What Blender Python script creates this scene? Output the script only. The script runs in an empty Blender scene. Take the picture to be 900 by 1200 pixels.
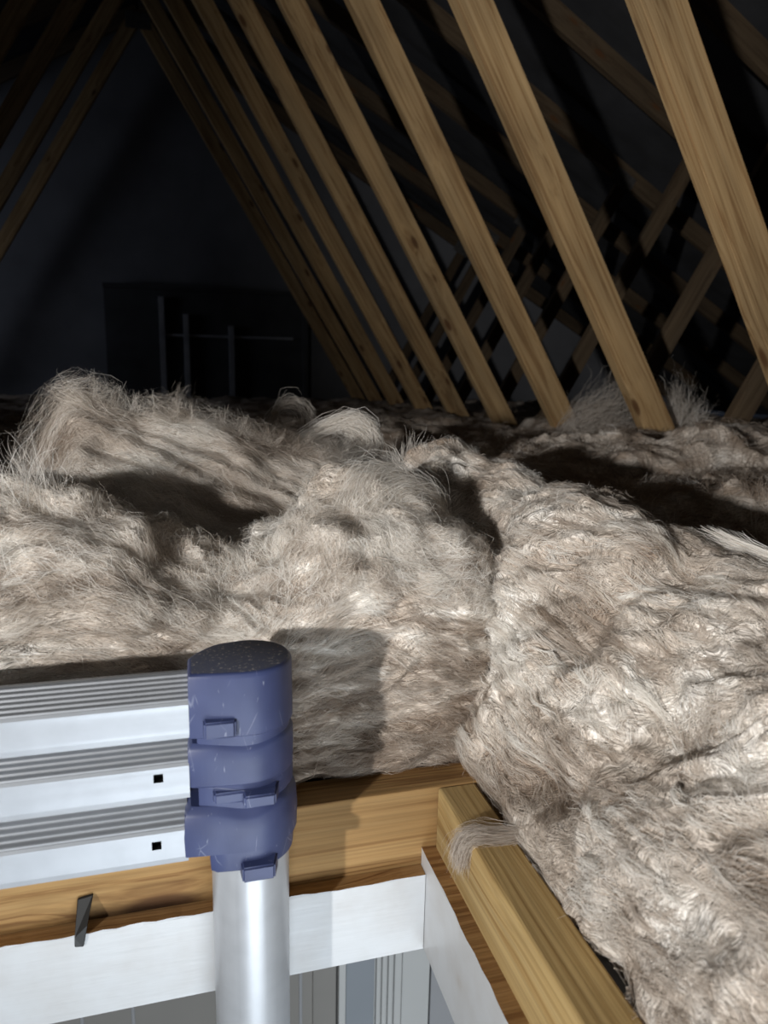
import bpy, bmesh, math, random
import numpy as np
from mathutils import Matrix, Vector, Quaternion

SC = bpy.context.scene
COL = SC.collection
random.seed(7)
RNG = np.random.default_rng(11)

# ------------------------------------------------------------------ camera
EYE = Vector((0.0, 0.0, 0.36))
cam_d = bpy.data.cameras.new('camera')
cam = bpy.data.objects.new('camera', cam_d)
COL.objects.link(cam)
cam.matrix_world = Matrix.Translation(EYE) @ Matrix((
    (0.96416906, 0.03182554, -0.26337266),
    (-0.26455494, 0.18912864, -0.94564319),
    (0.01971571, 0.98143644, 0.19077158))).to_4x4()
cam_d.sensor_fit = 'VERTICAL'
cam_d.sensor_height = 36.0
cam_d.lens = 840.0 / 1200.0 * 36.0
cam_d.clip_start = 0.02
cam_d.clip_end = 60
cam_d.dof.use_dof = True
cam_d.dof.focus_distance = 0.70
cam_d.dof.aperture_fstop = 8.0
SC.camera = cam

# ------------------------------------------------------------------ light
SC.view_settings.view_transform = 'Standard'
SC.view_settings.look = 'None'
SC.view_settings.gamma = 1.0
SC.view_settings.exposure = 0.14
w = bpy.data.worlds.new('world')
SC.world = w
w.use_nodes = True
w.node_tree.nodes['Background'].inputs[0].default_value = (0.55, 0.7, 1.0, 1)
w.node_tree.nodes['Background'].inputs[1].default_value = 0.012


def lamp(name, kind, loc, energy, color, size=0.05, target=None, spot=None):
    d = bpy.data.lights.new(name, kind)
    d.energy = energy
    d.color = color
    if kind == 'AREA':
        d.size = size
    else:
        d.shadow_soft_size = size
    o = bpy.data.objects.new(name, d)
    COL.objects.link(o)
    o.location = loc
    if target is not None:
        o.rotation_euler = (Vector(target) - Vector(loc)).to_track_quat('-Z', 'Y').to_euler()
    if spot:
        d.spot_size = math.radians(spot)
        d.spot_blend = 0.8
    return o


# portable work lamp standing on the joists behind and to the left of the hatch
lamp('work_lamp_light', 'SPOT', (-1.34, -0.93, 0.50), 265.0, (1.0, 0.98, 0.955), 0.03, (0.45, 0.60, 1.02), 76)
bpy.data.lights['work_lamp_light'].spot_blend = 1.0
# daylight of the room below the hatch
lamp('room_window_light', 'AREA', (0.2, -1.3, -0.9), 38.0, (0.85, 0.93, 1.0), 1.3, (0.1, 0.6, -0.9))
# added fill without a real source: lifts the far gable with bluish haze
lamp('gable_fill_light', 'AREA', (-3.4, 4.9, 0.75), 7.5, (0.74, 0.82, 1.0), 0.8, (0.2, 6.0, 1.2))
# glow of the phone the picture is taken with
lamp('phone_light', 'POINT', (-0.03, -0.03, 0.42), 0.55, (1.0, 0.97, 0.93), 0.02)


# ------------------------------------------------------------------ helpers
def link(o, parent=None):
    COL.objects.link(o)
    if parent is not None:
        o.parent = parent
    return o


def tag(o, label=None, cat=None, group=None, kind=None):
    if label: o['label'] = label
    if cat: o['category'] = cat
    if group: o['group'] = group
    if kind: o['kind'] = kind
    return o


def thing(name, label, cat, loc=(0, 0, 0), group=None):
    o = bpy.data.objects.new(name, None)
    o.empty_display_size = 0.05
    o.location = loc
    link(o)
    return tag(o, label, cat, group)


def obj(name, me, mat, parent=None):
    o = bpy.data.objects.new(name, me)
    if mat is not None and len(me.materials) == 0:
        me.materials.append(mat)
    return link(o, parent)


def bm_mesh(bm, name='m', smooth=False):
    me = bpy.data.meshes.new(name)
    bmesh.ops.recalc_face_normals(bm, faces=bm.faces)
    bm.to_mesh(me)
    bm.free()
    if smooth:
        me.polygons.foreach_set('use_smooth', [True] * len(me.polygons))
    return me


def box_bm(x0, x1, y0, y1, z0, z1, bev=0.0, seg=2, bm=None):
    own = bm is None
    b = bmesh.new()
    vs = [b.verts.new((x, y, z)) for x in (x0, x1) for y in (y0, y1) for z in (z0, z1)]
    for f in ((0, 1, 3, 2), (4, 6, 7, 5), (0, 4, 5, 1), (2, 3, 7, 6), (0, 2, 6, 4), (1, 5, 7, 3)):
        b.faces.new([vs[i] for i in f])
    if bev > 0:
        bmesh.ops.bevel(b, geom=b.edges[:], offset=bev, segments=seg, affect='EDGES', profile=0.5)
    if own:
        return b
    m = bpy.data.meshes.new('t')
    b.to_mesh(m); b.free()
    bm.from_mesh(m)
    bpy.data.meshes.remove(m)
    return bm


def timber_mesh(L, wy, dz, bev=0.0015):
    """a beam along local X from 0 to L, wy wide (local Y), dz deep (local Z)"""
    return bm_mesh(box_bm(0, L, -wy / 2, wy / 2, -dz / 2, dz / 2, bev, 2), 'timber')


def orient(o, p0, p1):
    d = (Vector(p1) - Vector(p0)).normalized()
    y = Vector((0, 1, 0)) if abs(d.y) < 0.9 else Vector((-1, 0, 0))
    z = d.cross(y).normalized()
    y = z.cross(d)
    m = Matrix((d, y, z)).transposed().to_4x4()
    m.translation = Vector(p0)
    o.matrix_local = m


# ---------------------------------------------------------------- materials
def new_mat(name):
    m = bpy.data.materials.new(name)
    m.use_nodes = True
    nt = m.node_tree
    b = nt.nodes['Principled BSDF']
    return m, nt, b


def N(nt, t, **kw):
    n = nt.nodes.new(t)
    for k, v in kw.items():
        if k.startswith('i_'):
            n.inputs[k[2:].replace('_', ' ')].default_value = v
        else:
            setattr(n, k, v)
    return n


def ramp(nt, stops, interp='LINEAR'):
    r = nt.nodes.new('ShaderNodeValToRGB')
    r.color_ramp.interpolation = interp
    e = r.color_ramp.elements
    while len(e) < len(stops): e.new(0.5)
    for k, (p, c) in enumerate(stops):
        e[k].position = p
        e[k].color = (*c, 1) if len(c) == 3 else c
    return r


def mixc(nt, fac, a, b, mode='MIX'):
    m = nt.nodes.new('ShaderNodeMix')
    m.data_type = 'RGBA'
    m.blend_type = mode
    for s, v in ((m.inputs[0], fac), (m.inputs[6], a), (m.inputs[7], b)):
        if hasattr(v, 'is_linked') or isinstance(v, bpy.types.NodeSocket):
            nt.links.new(v, s)
        else:
            s.default_value = v if not isinstance(v, tuple) else (*v, 1)[:4]
    return m.outputs[2]


def wood(name, light, mid, dark, grain=1.0, knots=True, rough=0.75, knotcol=(0.10, 0.045, 0.018), sawn=0.25, soot_shade=None):
    m, nt, b = new_mat(name)
    L = nt.links.new
    tc = N(nt, 'ShaderNodeTexCoord')
    oi = N(nt, 'ShaderNodeObjectInfo')
    off = N(nt, 'ShaderNodeVectorMath', operation='SCALE')
    comb = N(nt, 'ShaderNodeCombineXYZ')
    mul = N(nt, 'ShaderNodeMath', operation='MULTIPLY'); mul.inputs[1].default_value = 23.0
    L(oi.outputs['Random'], mul.inputs[0])
    for i in range(3): L(mul.outputs[0], comb.inputs[i])
    add = N(nt, 'ShaderNodeVectorMath', operation='ADD')
    L(tc.outputs['Object'], add.inputs[0]); L(comb.outputs[0], add.inputs[1])
    # knots: stretched voronoi cells, also used to bend the grain
    mk = N(nt, 'ShaderNodeMapping'); mk.inputs['Scale'].default_value = (4.2, 11.0, 11.0)
    L(add.outputs[0], mk.inputs[0])
    vo = N(nt, 'ShaderNodeTexVoronoi', feature='F1'); vo.inputs['Scale'].default_value = 1.0
    L(mk.outputs[0], vo.inputs['Vector'])
    kn = ramp(nt, [(0.0, (1, 1, 1)), (0.10, (0.85, 0.85, 0.85)), (0.15, (0.15, 0.15, 0.15)), (0.30, (0, 0, 0))])
    L(vo.outputs['Distance'], kn.inputs[0])
    bend = N(nt, 'ShaderNodeMath', operation='MULTIPLY'); bend.inputs[1].default_value = 0.012
    bsh = ramp(nt, [(0.0, (1, 1, 1)), (0.5, (0, 0, 0))], 'EASE')
    L(vo.outputs['Distance'], bsh.inputs[0]); L(bsh.outputs[0], bend.inputs[0])
    add2 = N(nt, 'ShaderNodeVectorMath', operation='ADD')
    cb = N(nt, 'ShaderNodeCombineXYZ')
    L(bend.outputs[0], cb.inputs[1]); L(bend.outputs[0], cb.inputs[2])
    L(add.outputs[0], add2.inputs[0]); L(cb.outputs[0], add2.inputs[1])
    mg = N(nt, 'ShaderNodeMapping'); mg.inputs['Scale'].default_value = (1.6, 60 * grain, 60 * grain)
    L(add2.outputs[0], mg.inputs[0])
    n1 = N(nt, 'ShaderNodeTexNoise'); n1.inputs['Scale'].default_value = 1.0
    n1.inputs['Detail'].default_value = 4; n1.inputs['Distortion'].default_value = 0.9
    L(mg.outputs[0], n1.inputs['Vector'])
    mw = N(nt, 'ShaderNodeMapping'); mw.inputs['Scale'].default_value = (5.0, 340, 340)
    L(add2.outputs[0], mw.inputs[0])
    n2 = N(nt, 'ShaderNodeTexNoise'); n2.inputs['Scale'].default_value = 1.0; n2.inputs['Detail'].default_value = 2
    L(mw.outputs[0], n2.inputs['Vector'])
    mb = N(nt, 'ShaderNodeMapping'); mb.inputs['Scale'].default_value = (2.5, 9, 9)
    L(add.outputs[0], mb.inputs[0])
    n3 = N(nt, 'ShaderNodeTexNoise'); n3.inputs['Scale'].default_value = 1.0; n3.inputs['Detail'].default_value = 3
    L(mb.outputs[0], n3.inputs['Vector'])
    r1 = ramp(nt, [(0.30, light), (0.52, mid), (0.60, dark), (0.66, mid)])
    L(n1.outputs['Fac'], r1.inputs[0])
    r3 = ramp(nt, [(0.3, (0.72, 0.72, 0.72)), (0.65, (1.08, 1.05, 1.0))])
    L(n3.outputs['Fac'], r3.inputs[0])
    c = mixc(nt, 1.0, r1.outputs[0], r3.outputs[0], 'MULTIPLY')
    r2 = ramp(nt, [(0.35, (0.78, 0.76, 0.74)), (0.6, (1.05, 1.05, 1.05))])
    L(n2.outputs['Fac'], r2.inputs[0])
    c = mixc(nt, 0.8, c, r2.outputs[0], 'MULTIPLY')
    if knots:
        c = mixc(nt, kn.outputs[0], c, knotcol)
    if soot_shade:
        # soot and painted rung shade: a ragged ellipse in the beam's own coordinates
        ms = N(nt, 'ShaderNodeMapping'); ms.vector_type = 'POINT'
        ms.inputs['Location'].default_value = (-soot_shade[0] / soot_shade[2], 0, -soot_shade[1] / soot_shade[3])
        ms.inputs['Scale'].default_value = (1 / soot_shade[2], 0, 1 / soot_shade[3])
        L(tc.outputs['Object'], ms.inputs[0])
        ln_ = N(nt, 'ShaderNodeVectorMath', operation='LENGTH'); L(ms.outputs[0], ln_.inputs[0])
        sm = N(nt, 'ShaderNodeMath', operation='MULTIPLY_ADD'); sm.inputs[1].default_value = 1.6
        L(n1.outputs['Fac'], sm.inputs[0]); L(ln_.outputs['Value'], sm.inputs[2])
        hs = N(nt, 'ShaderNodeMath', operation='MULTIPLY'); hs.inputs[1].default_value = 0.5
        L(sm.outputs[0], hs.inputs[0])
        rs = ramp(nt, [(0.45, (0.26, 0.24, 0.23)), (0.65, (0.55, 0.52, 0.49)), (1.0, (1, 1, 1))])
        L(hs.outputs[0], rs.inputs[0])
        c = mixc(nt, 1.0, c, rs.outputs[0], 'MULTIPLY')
    L(c, b.inputs['Base Color'])
    b.inputs['Roughness'].default_value = rough
    b.inputs['Specular IOR Level'].default_value = 0.25
    bp = N(nt, 'ShaderNodeBump'); bp.inputs['Strength'].default_value = sawn; bp.inputs['Distance'].default_value = 0.002
    L(n2.outputs['Fac'], bp.inputs['Height'])
    bp2 = N(nt, 'ShaderNodeBump'); bp2.inputs['Strength'].default_value = sawn; bp2.inputs['Distance'].default_value = 0.003
    L(n1.outputs['Fac'], bp2.inputs['Height']); L(bp.outputs[0], bp2.inputs['Normal'])
    L(bp2.outputs[0], b.inputs['Normal'])
    return m


M = {}
M['pine'] = wood('pine_truss', (0.47, 0.33, 0.175), (0.40, 0.27, 0.135), (0.26, 0.155, 0.07))
M['pine_joist'] = wood('pine_joist', (0.55, 0.41, 0.20), (0.49, 0.345, 0.15), (0.34, 0.21, 0.08), 1.0)
M['pine_back'] = wood('pine_trimmer', (0.47, 0.30, 0.13), (0.42, 0.25, 0.10), (0.26, 0.135, 0.05), 1.1, soot_shade=(1.235, -0.026, 0.10, 0.012))
M['pine_shaded'] = wood('pine_painted_shade', (0.115, 0.085, 0.055), (0.10, 0.072, 0.045), (0.07, 0.048, 0.03))  # truss pine with shade put into the colour, for all members but webs
M['lining_wood'] = wood('raw_lining_edge', (0.46, 0.28, 0.125), (0.40, 0.235, 0.10), (0.27, 0.14, 0.055), 1.8, False, 0.9)


def white_paint():
    m, nt, b = new_mat('white_gloss_paint')
    L = nt.links.new
    tc = N(nt, 'ShaderNodeTexCoord')
    mp = N(nt, 'ShaderNodeMapping'); mp.inputs['Scale'].default_value = (18, 18, 170)
    L(tc.outputs['Object'], mp.inputs[0])
    n = N(nt, 'ShaderNodeTexNoise'); n.inputs['Scale'].default_value = 1.0; n.inputs['Detail'].default_value = 4
    L(mp.outputs[0], n.inputs['Vector'])
    n2 = N(nt, 'ShaderNodeTexNoise'); n2.inputs['Scale'].default_value = 26.0; n2.inputs['Detail'].default_value = 3
    L(tc.outputs['Object'], n2.inputs['Vector'])
    r = ramp(nt, [(0.22, (0.52, 0.50, 0.48)), (0.32, (0.56, 0.56, 0.56)), (0.6, (0.61, 0.625, 0.64))])
    L(n2.outputs['Fac'], r.inputs[0])
    L(r.outputs[0], b.inputs['Base Color'])
    b.inputs['Roughness'].default_value = 0.38
    bp = N(nt, 'ShaderNodeBump'); bp.inputs['Strength'].default_value = 0.35; bp.inputs['Distance'].default_value = 0.001
    L(n.outputs['Fac'], bp.inputs['Height']); L(bp.outputs[0], b.inputs['Normal'])
    return m


M['white'] = white_paint()


def aluminium(name, brushed=(2, 200, 200), col=(0.72, 0.735, 0.76), rough=0.42):
    m, nt, b = new_mat(name)
    L = nt.links.new
    tc = N(nt, 'ShaderNodeTexCoord')
    mp = N(nt, 'ShaderNodeMapping'); mp.inputs['Scale'].default_value = brushed
    L(tc.outputs['Object'], mp.inputs[0])
    n = N(nt, 'ShaderNodeTexNoise'); n.inputs['Scale'].default_value = 1.0; n.inputs['Detail'].default_value = 3
    L(mp.outputs[0], n.inputs['Vector'])
    n2 = N(nt, 'ShaderNodeTexNoise'); n2.inputs['Scale'].default_value = 60.0; n2.inputs['Detail'].default_value = 5
    L(tc.outputs['Object'], n2.inputs['Vector'])
    r = ramp(nt, [(0.3, tuple(c * 0.93 for c in col)), (0.6, col)])
    L(n2.outputs['Fac'], r.inputs[0]); L(r.outputs[0], b.inputs['Base Color'])
    b.inputs['Metallic'].default_value = 0.45
    rr = N(nt, 'ShaderNodeMapRange'); rr.inputs['To Min'].default_value = rough - 0.08; rr.inputs['To Max'].default_value = rough + 0.12
    L(n.outputs['Fac'], rr.inputs['Value']); L(rr.outputs[0], b.inputs['Roughness'])
    bp = N(nt, 'ShaderNodeBump'); bp.inputs['Strength'].default_value = 0.12; bp.inputs['Distance'].default_value = 0.0006
    L(n.outputs['Fac'], bp.inputs['Height']); L(bp.outputs[0], b.inputs['Normal'])
    return m


M['alu'] = aluminium('brushed_aluminium', col=(0.39, 0.41, 0.44))
M['alu_pole'] = aluminium('aluminium_tube', (260, 260, 3), (0.55, 0.57, 0.60), 0.36)


def blue_plastic():
    m, nt, b = new_mat('scuffed_blue_plastic')
    L = nt.links.new
    tc = N(nt, 'ShaderNodeTexCoord')
    # scuffs: thin bright scratches and pale rubbed dust
    n0 = N(nt, 'ShaderNodeTexNoise'); n0.inputs['Scale'].default_value = 30.0
    L(tc.outputs['Object'], n0.inputs['Vector'])
    mp = N(nt, 'ShaderNodeMapping'); mp.inputs['Scale'].default_value = (220, 220, 60); mp.inputs['Rotation'].default_value = (0.3, 0.5, 0.9)
    L(tc.outputs['Object'], mp.inputs[0])
    n1 = N(nt, 'ShaderNodeTexNoise'); n1.inputs['Scale'].default_value = 1.0; n1.inputs['Detail'].default_value = 6
    n1.inputs['Distortion'].default_value = 1.2
    L(mp.outputs[0], n1.inputs['Vector'])
    r1 = ramp(nt, [(0.68, (0, 0, 0)), (0.75, (0.8, 0.8, 0.8))])
    L(n1.outputs['Fac'], r1.inputs[0])
    base = ramp(nt, [(0.35, (0.036, 0.048, 0.125)), (0.65, (0.050, 0.066, 0.160))])
    L(n0.outputs['Fac'], base.inputs[0])
    c = mixc(nt, r1.outputs[0], base.outputs[0], (0.34, 0.37, 0.46))
    # fine scratches from voronoi edges
    mv = N(nt, 'ShaderNodeMapping'); mv.inputs['Scale'].default_value = (38, 38, 22); mv.inputs['Rotation'].default_value = (0.2, 0.7, 0.4)
    L(tc.outputs['Object'], mv.inputs[0])
    vo = N(nt, 'ShaderNodeTexVoronoi', feature='DISTANCE_TO_EDGE'); vo.inputs['Scale'].default_value = 1.0
    L(mv.outputs[0], vo.inputs['Vector'])
    rv = ramp(nt, [(0.0, (0.55, 0.55, 0.55)), (0.012, (0, 0, 0))])
    L(vo.outputs['Distance'], rv.inputs[0])
    gate = ramp(nt, [(0.52, (0, 0, 0)), (0.60, (1, 1, 1))])
    L(n0.outputs['Fac'], gate.inputs[0])
    g = mixc(nt, 1.0, rv.outputs[0], gate.outputs[0], 'MULTIPLY')
    c = mixc(nt, g, c, (0.30, 0.33, 0.42))
    L(c, b.inputs['Base Color'])
    b.inputs['Roughness'].default_value = 0.46
    bp = N(nt, 'ShaderNodeBump'); bp.inputs['Strength'].default_value = 0.15; bp.inputs['Distance'].default_value = 0.0006
    L(n1.outputs['Fac'], bp.inputs['Height']); L(bp.outputs[0], b.inputs['Normal'])
    return m


M['blue'] = blue_plastic()


def dusty_blue():
    m, nt, b = new_mat('dusty_blue_cap_top')
    L = nt.links.new
    tc = N(nt, 'ShaderNodeTexCoord')
    n = N(nt, 'ShaderNodeTexNoise'); n.inputs['Scale'].default_value = 420.0; n.inputs['Detail'].default_value = 3
    L(tc.outputs['Object'], n.inputs['Vector'])
    r = ramp(nt, [(0.45, (0.075, 0.085, 0.13)), (0.62, (0.10, 0.10, 0.13)), (0.70, (0.42, 0.40, 0.38))])
    L(n.outputs['Fac'], r.inputs[0]); L(r.outputs[0], b.inputs['Base Color'])
    b.inputs['Roughness'].default_value = 0.8
    return m


M['blue_top'] = dusty_blue()


def plain(name, col, rough=0.6, metal=0.0, var=0.12, scale=12.0, bump=0.0):
    m, nt, b = new_mat(name)
    L = nt.links.new
    tc = N(nt, 'ShaderNodeTexCoord')
    n = N(nt, 'ShaderNodeTexNoise'); n.inputs['Scale'].default_value = scale; n.inputs['Detail'].default_value = 4
    L(tc.outputs['Object'], n.inputs['Vector'])
    r = ramp(nt, [(0.3, tuple(c * (1 - var) for c in col)), (0.7, tuple(min(1, c * (1 + var)) for c in col))])
    L(n.outputs['Fac'], r.inputs[0]); L(r.outputs[0], b.inputs['Base Color'])
    b.inputs['Roughness'].default_value = rough
    b.inputs['Metallic'].default_value = metal
    if bump:
        bp = N(nt, 'ShaderNodeBump'); bp.inputs['Strength'].default_value = bump; bp.inputs['Distance'].default_value = 0.003
        L(n.outputs['Fac'], bp.inputs['Height']); L(bp.outputs[0], b.inputs['Normal'])
    return m


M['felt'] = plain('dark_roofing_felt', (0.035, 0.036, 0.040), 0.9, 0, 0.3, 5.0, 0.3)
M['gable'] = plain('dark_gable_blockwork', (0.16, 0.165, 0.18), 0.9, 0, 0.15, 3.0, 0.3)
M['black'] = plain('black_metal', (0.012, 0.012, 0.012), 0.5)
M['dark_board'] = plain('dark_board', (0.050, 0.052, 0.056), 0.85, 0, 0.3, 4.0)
M['post'] = plain('grey_post', (0.34, 0.35, 0.38), 0.7, 0, 0.2, 8.0)
M['plate'] = plain('galvanised_plate', (0.12, 0.115, 0.11), 0.55, 0.6, 0.3, 40)
M['plaster'] = plain('plasterboard', (0.55, 0.53, 0.50), 0.9)
M['door_grey'] = plain('grey_door_panel', (0.30, 0.30, 0.31), 0.5, 0, 0.06, 3)
M['door_blue'] = plain('blue_grey_door_panel', (0.24, 0.26, 0.285), 0.45, 0, 0.06, 3)
M['door_light'] = plain('pale_grey_door_frame', (0.47, 0.47, 0.46), 0.45, 0, 0.05, 3)
M['door_brown'] = plain('taupe_door_panel', (0.235, 0.222, 0.205), 0.5, 0, 0.08, 3)
M['carpet'] = plain('grey_carpet', (0.25, 0.24, 0.23), 0.95, 0, 0.2, 80, 0.5)


def wool_mat(name, fibre, rot=(0, 0, 0), warp=0.03):
    m, nt, b = new_mat(name)
    L = nt.links.new
    at = N(nt, 'ShaderNodeAttribute'); at.attribute_name = 'tint'
    col = at.outputs['Color']
    if not fibre:
        # fibrous grain: noise stretched along the lay of the fibres, swirled by a slower noise
        tc = N(nt, 'ShaderNodeTexCoord')
        w1 = N(nt, 'ShaderNodeTexNoise'); w1.inputs['Scale'].default_value = 13.0; w1.inputs['Detail'].default_value = 2.5
        L(tc.outputs['Object'], w1.inputs['Vector'])
        sub = N(nt, 'ShaderNodeVectorMath', operation='SUBTRACT'); sub.inputs[1].default_value = (0.5, 0.5, 0.5)
        L(w1.outputs['Color'], sub.inputs[0])
        sc = N(nt, 'ShaderNodeVectorMath', operation='SCALE'); sc.inputs['Scale'].default_value = warp * 3
        L(sub.outputs[0], sc.inputs[0])
        ad = N(nt, 'ShaderNodeVectorMath', operation='ADD')
        L(tc.outputs['Object'], ad.inputs[0]); L(sc.outputs[0], ad.inputs[1])
        facs = []
        for scale, along, det in ((640, 0.09, 2), (210, 0.13, 3), (70, 0.22, 3)):
            mp = N(nt, 'ShaderNodeMapping')
            mp.inputs['Rotation'].default_value = rot
            mp.inputs['Scale'].default_value = (scale * along, scale, scale)
            L(ad.outputs[0], mp.inputs[0])
            n = N(nt, 'ShaderNodeTexNoise'); n.inputs['Scale'].default_value = 1.0; n.inputs['Detail'].default_value = det
            n.inputs['Distortion'].default_value = 0.6
            L(mp.outputs[0], n.inputs['Vector'])
            facs.append(n.outputs['Fac'])
        r = ramp(nt, [(0.36, (0.50, 0.47, 0.44)), (0.52, (0.95, 0.94, 0.93)), (0.66, (1.28, 1.28, 1.28))])
        L(facs[0], r.inputs[0])
        col = mixc(nt, 0.8, col, r.outputs[0], 'MULTIPLY')
        r = ramp(nt, [(0.34, (0.66, 0.62, 0.58)), (0.60, (1.14, 1.14, 1.14))])
        L(facs[1], r.inputs[0])
        col = mixc(nt, 0.9, col, r.outputs[0], 'MULTIPLY')
        prev = None
        for fsock, st, di in ((facs[2], 0.6, 0.006), (facs[1], 0.8, 0.004), (facs[0], 0.8, 0.0020)):
            bp = N(nt, 'ShaderNodeBump'); bp.inputs['Strength'].default_value = st; bp.inputs['Distance'].default_value = di
            L(fsock, bp.inputs['Height'])
            if prev is not None: L(prev, bp.inputs['Normal'])
            prev = bp.outputs[0]
        L(prev, b.inputs['Normal'])
    L(col, b.inputs['Base Color'])
    b.inputs['Roughness'].default_value = 0.85
    b.inputs['Specular IOR Level'].default_value = 0.12
    if fibre:
        tr = N(nt, 'ShaderNodeBsdfTranslucent')
        L(col, tr.inputs['Color'])
        mx = N(nt, 'ShaderNodeMixShader'); mx.inputs[0].default_value = 0.45
        out = nt.nodes['Material Output']
        L(b.outputs[0], mx.inputs[1]); L(tr.outputs[0], mx.inputs[2]); L(mx.outputs[0], out.inputs['Surface'])
    return m


M['wool'] = wool_mat('mineral_wool_layers', False, (0, 0, 0), 0.022)
M['wool_slump'] = wool_mat('mineral_wool_slumped', False, (0.0, 0.5, -0.75), 0.05)
M['wool_sheet'] = wool_mat('mineral_wool_sheet', False, (0, 0.55, 0), 0.012)
M['fibre'] = wool_mat('mineral_wool_fibres', True)


# ------------------------------------------------------------ numpy noise
_perm = np.random.default_rng(5).integers(0, 2 ** 31, 4096)


def _hash(i, j, k):
    h = _perm[(i & 4095)]
    h = _perm[(h + j) & 4095]
    h = _perm[(h + k) & 4095]
    return h


_g = np.random.default_rng(9).normal(size=(1024, 3)); _g /= np.linalg.norm(_g, axis=1)[:, None]


def noise(P):
    """gradient noise, P (...,3) -> about -1..1"""
    P = np.asarray(P, dtype=np.float64)
    F = np.floor(P).astype(np.int64)
    f = P - F
    u = f * f * f * (f * (f * 6 - 15) + 10)
    out = 0
    for a in (0, 1):
        for b in (0, 1):
            for c in (0, 1):
                g = _g[_hash(F[..., 0] + a, F[..., 1] + b, F[..., 2] + c) & 1023]
                d = f - np.array([a, b, c])
                wgt = (u[..., 0] if a else 1 - u[..., 0]) * (u[..., 1] if b else 1 - u[..., 1]) * (u[..., 2] if c else 1 - u[..., 2])
                out = out + wgt * (g * d).sum(-1)
    return out * 1.6


def fbm(P, oct=3, gain=0.5):
    s, a, o = 0, 1.0, np.zeros(3)
    P = np.asarray(P)
    for k in range(oct):
        s = s + a * noise(P * (2 ** k) + k * 17.3)
        a *= gain
    return s


def cr(xs, pts, t):
    """smooth interpolation of the control rows pts at parameters xs, sampled at t"""
    xs = np.asarray(xs, float); pts = np.asarray(pts, float)
    i = np.clip(np.searchsorted(xs, t, side='right') - 1, 0, len(xs) - 2)
    m = np.gradient(pts, xs, axis=0)
    h = xs[i + 1] - xs[i]
    s = (t - xs[i]) / h
    sh = (slice(None),) + (None,) * (pts.ndim - 1)
    s_ = s[sh] if pts.ndim > 1 else s
    h_ = h[sh] if pts.ndim > 1 else h
    return ((2 * s_ ** 3 - 3 * s_ ** 2 + 1) * pts[i] + (s_ ** 3 - 2 * s_ ** 2 + s_) * h_ * m[i]
            + (-2 * s_ ** 3 + 3 * s_ ** 2) * pts[i + 1] + (s_ ** 3 - s_ ** 2) * h_ * m[i + 1])


def sstep(x, a, b):
    t = np.clip((x - a) / (b - a), 0, 1)
    return t * t * (3 - 2 * t)


def normals(G):
    du = np.gradient(G, axis=0); dv = np.gradient(G, axis=1)
    n = np.cross(du, dv)
    return n / (np.linalg.norm(n, axis=-1, keepdims=True) + 1e-12)


# wool colours: intrinsic mottling of the fibre (cream, tan, brown)
CREAM = np.array([0.93, 0.91, 0.87]); TAN = np.array([0.74, 0.675, 0.605]); BROWN = np.array([0.40, 0.325, 0.262])


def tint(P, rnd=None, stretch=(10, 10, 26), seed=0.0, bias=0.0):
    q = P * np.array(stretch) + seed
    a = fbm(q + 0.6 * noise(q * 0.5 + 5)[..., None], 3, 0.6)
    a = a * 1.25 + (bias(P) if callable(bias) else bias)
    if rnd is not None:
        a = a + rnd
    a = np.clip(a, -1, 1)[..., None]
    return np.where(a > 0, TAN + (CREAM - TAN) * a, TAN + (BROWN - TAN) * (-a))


def grid_obj(name, G, parent, mat, C=None, kind=None):
    nu, nv = G.shape[:2]
    me = bpy.data.meshes.new(name)
    idx = np.arange(nu * nv).reshape(nu, nv)
    q = np.stack([idx[:-1, :-1], idx[1:, :-1], idx[1:, 1:], idx[:-1, 1:]], -1).reshape(-1, 4)
    me.vertices.add(nu * nv); me.vertices.foreach_set('co', G.reshape(-1).astype(np.float32))
    me.loops.add(q.size); me.loops.foreach_set('vertex_index', q.reshape(-1).astype(np.int32))
    me.polygons.add(len(q))
    me.polygons.foreach_set('loop_start', np.arange(0, q.size, 4, dtype=np.int32))
    me.polygons.foreach_set('loop_total', np.full(len(q), 4, dtype=np.int32))
    me.polygons.foreach_set('use_smooth', np.ones(len(q), dtype=bool))
    me.update(calc_edges=True)
    if C is not None:
        at = me.color_attributes.new('tint', 'FLOAT_COLOR', 'POINT')
        c4 = np.concatenate([C.reshape(-1, 3), np.ones((nu * nv, 1))], 1).astype(np.float32)
        at.data.foreach_set('color', c4.reshape(-1))
    o = obj(name, me, mat, parent)
    if kind: o['kind'] = kind
    return o


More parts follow.
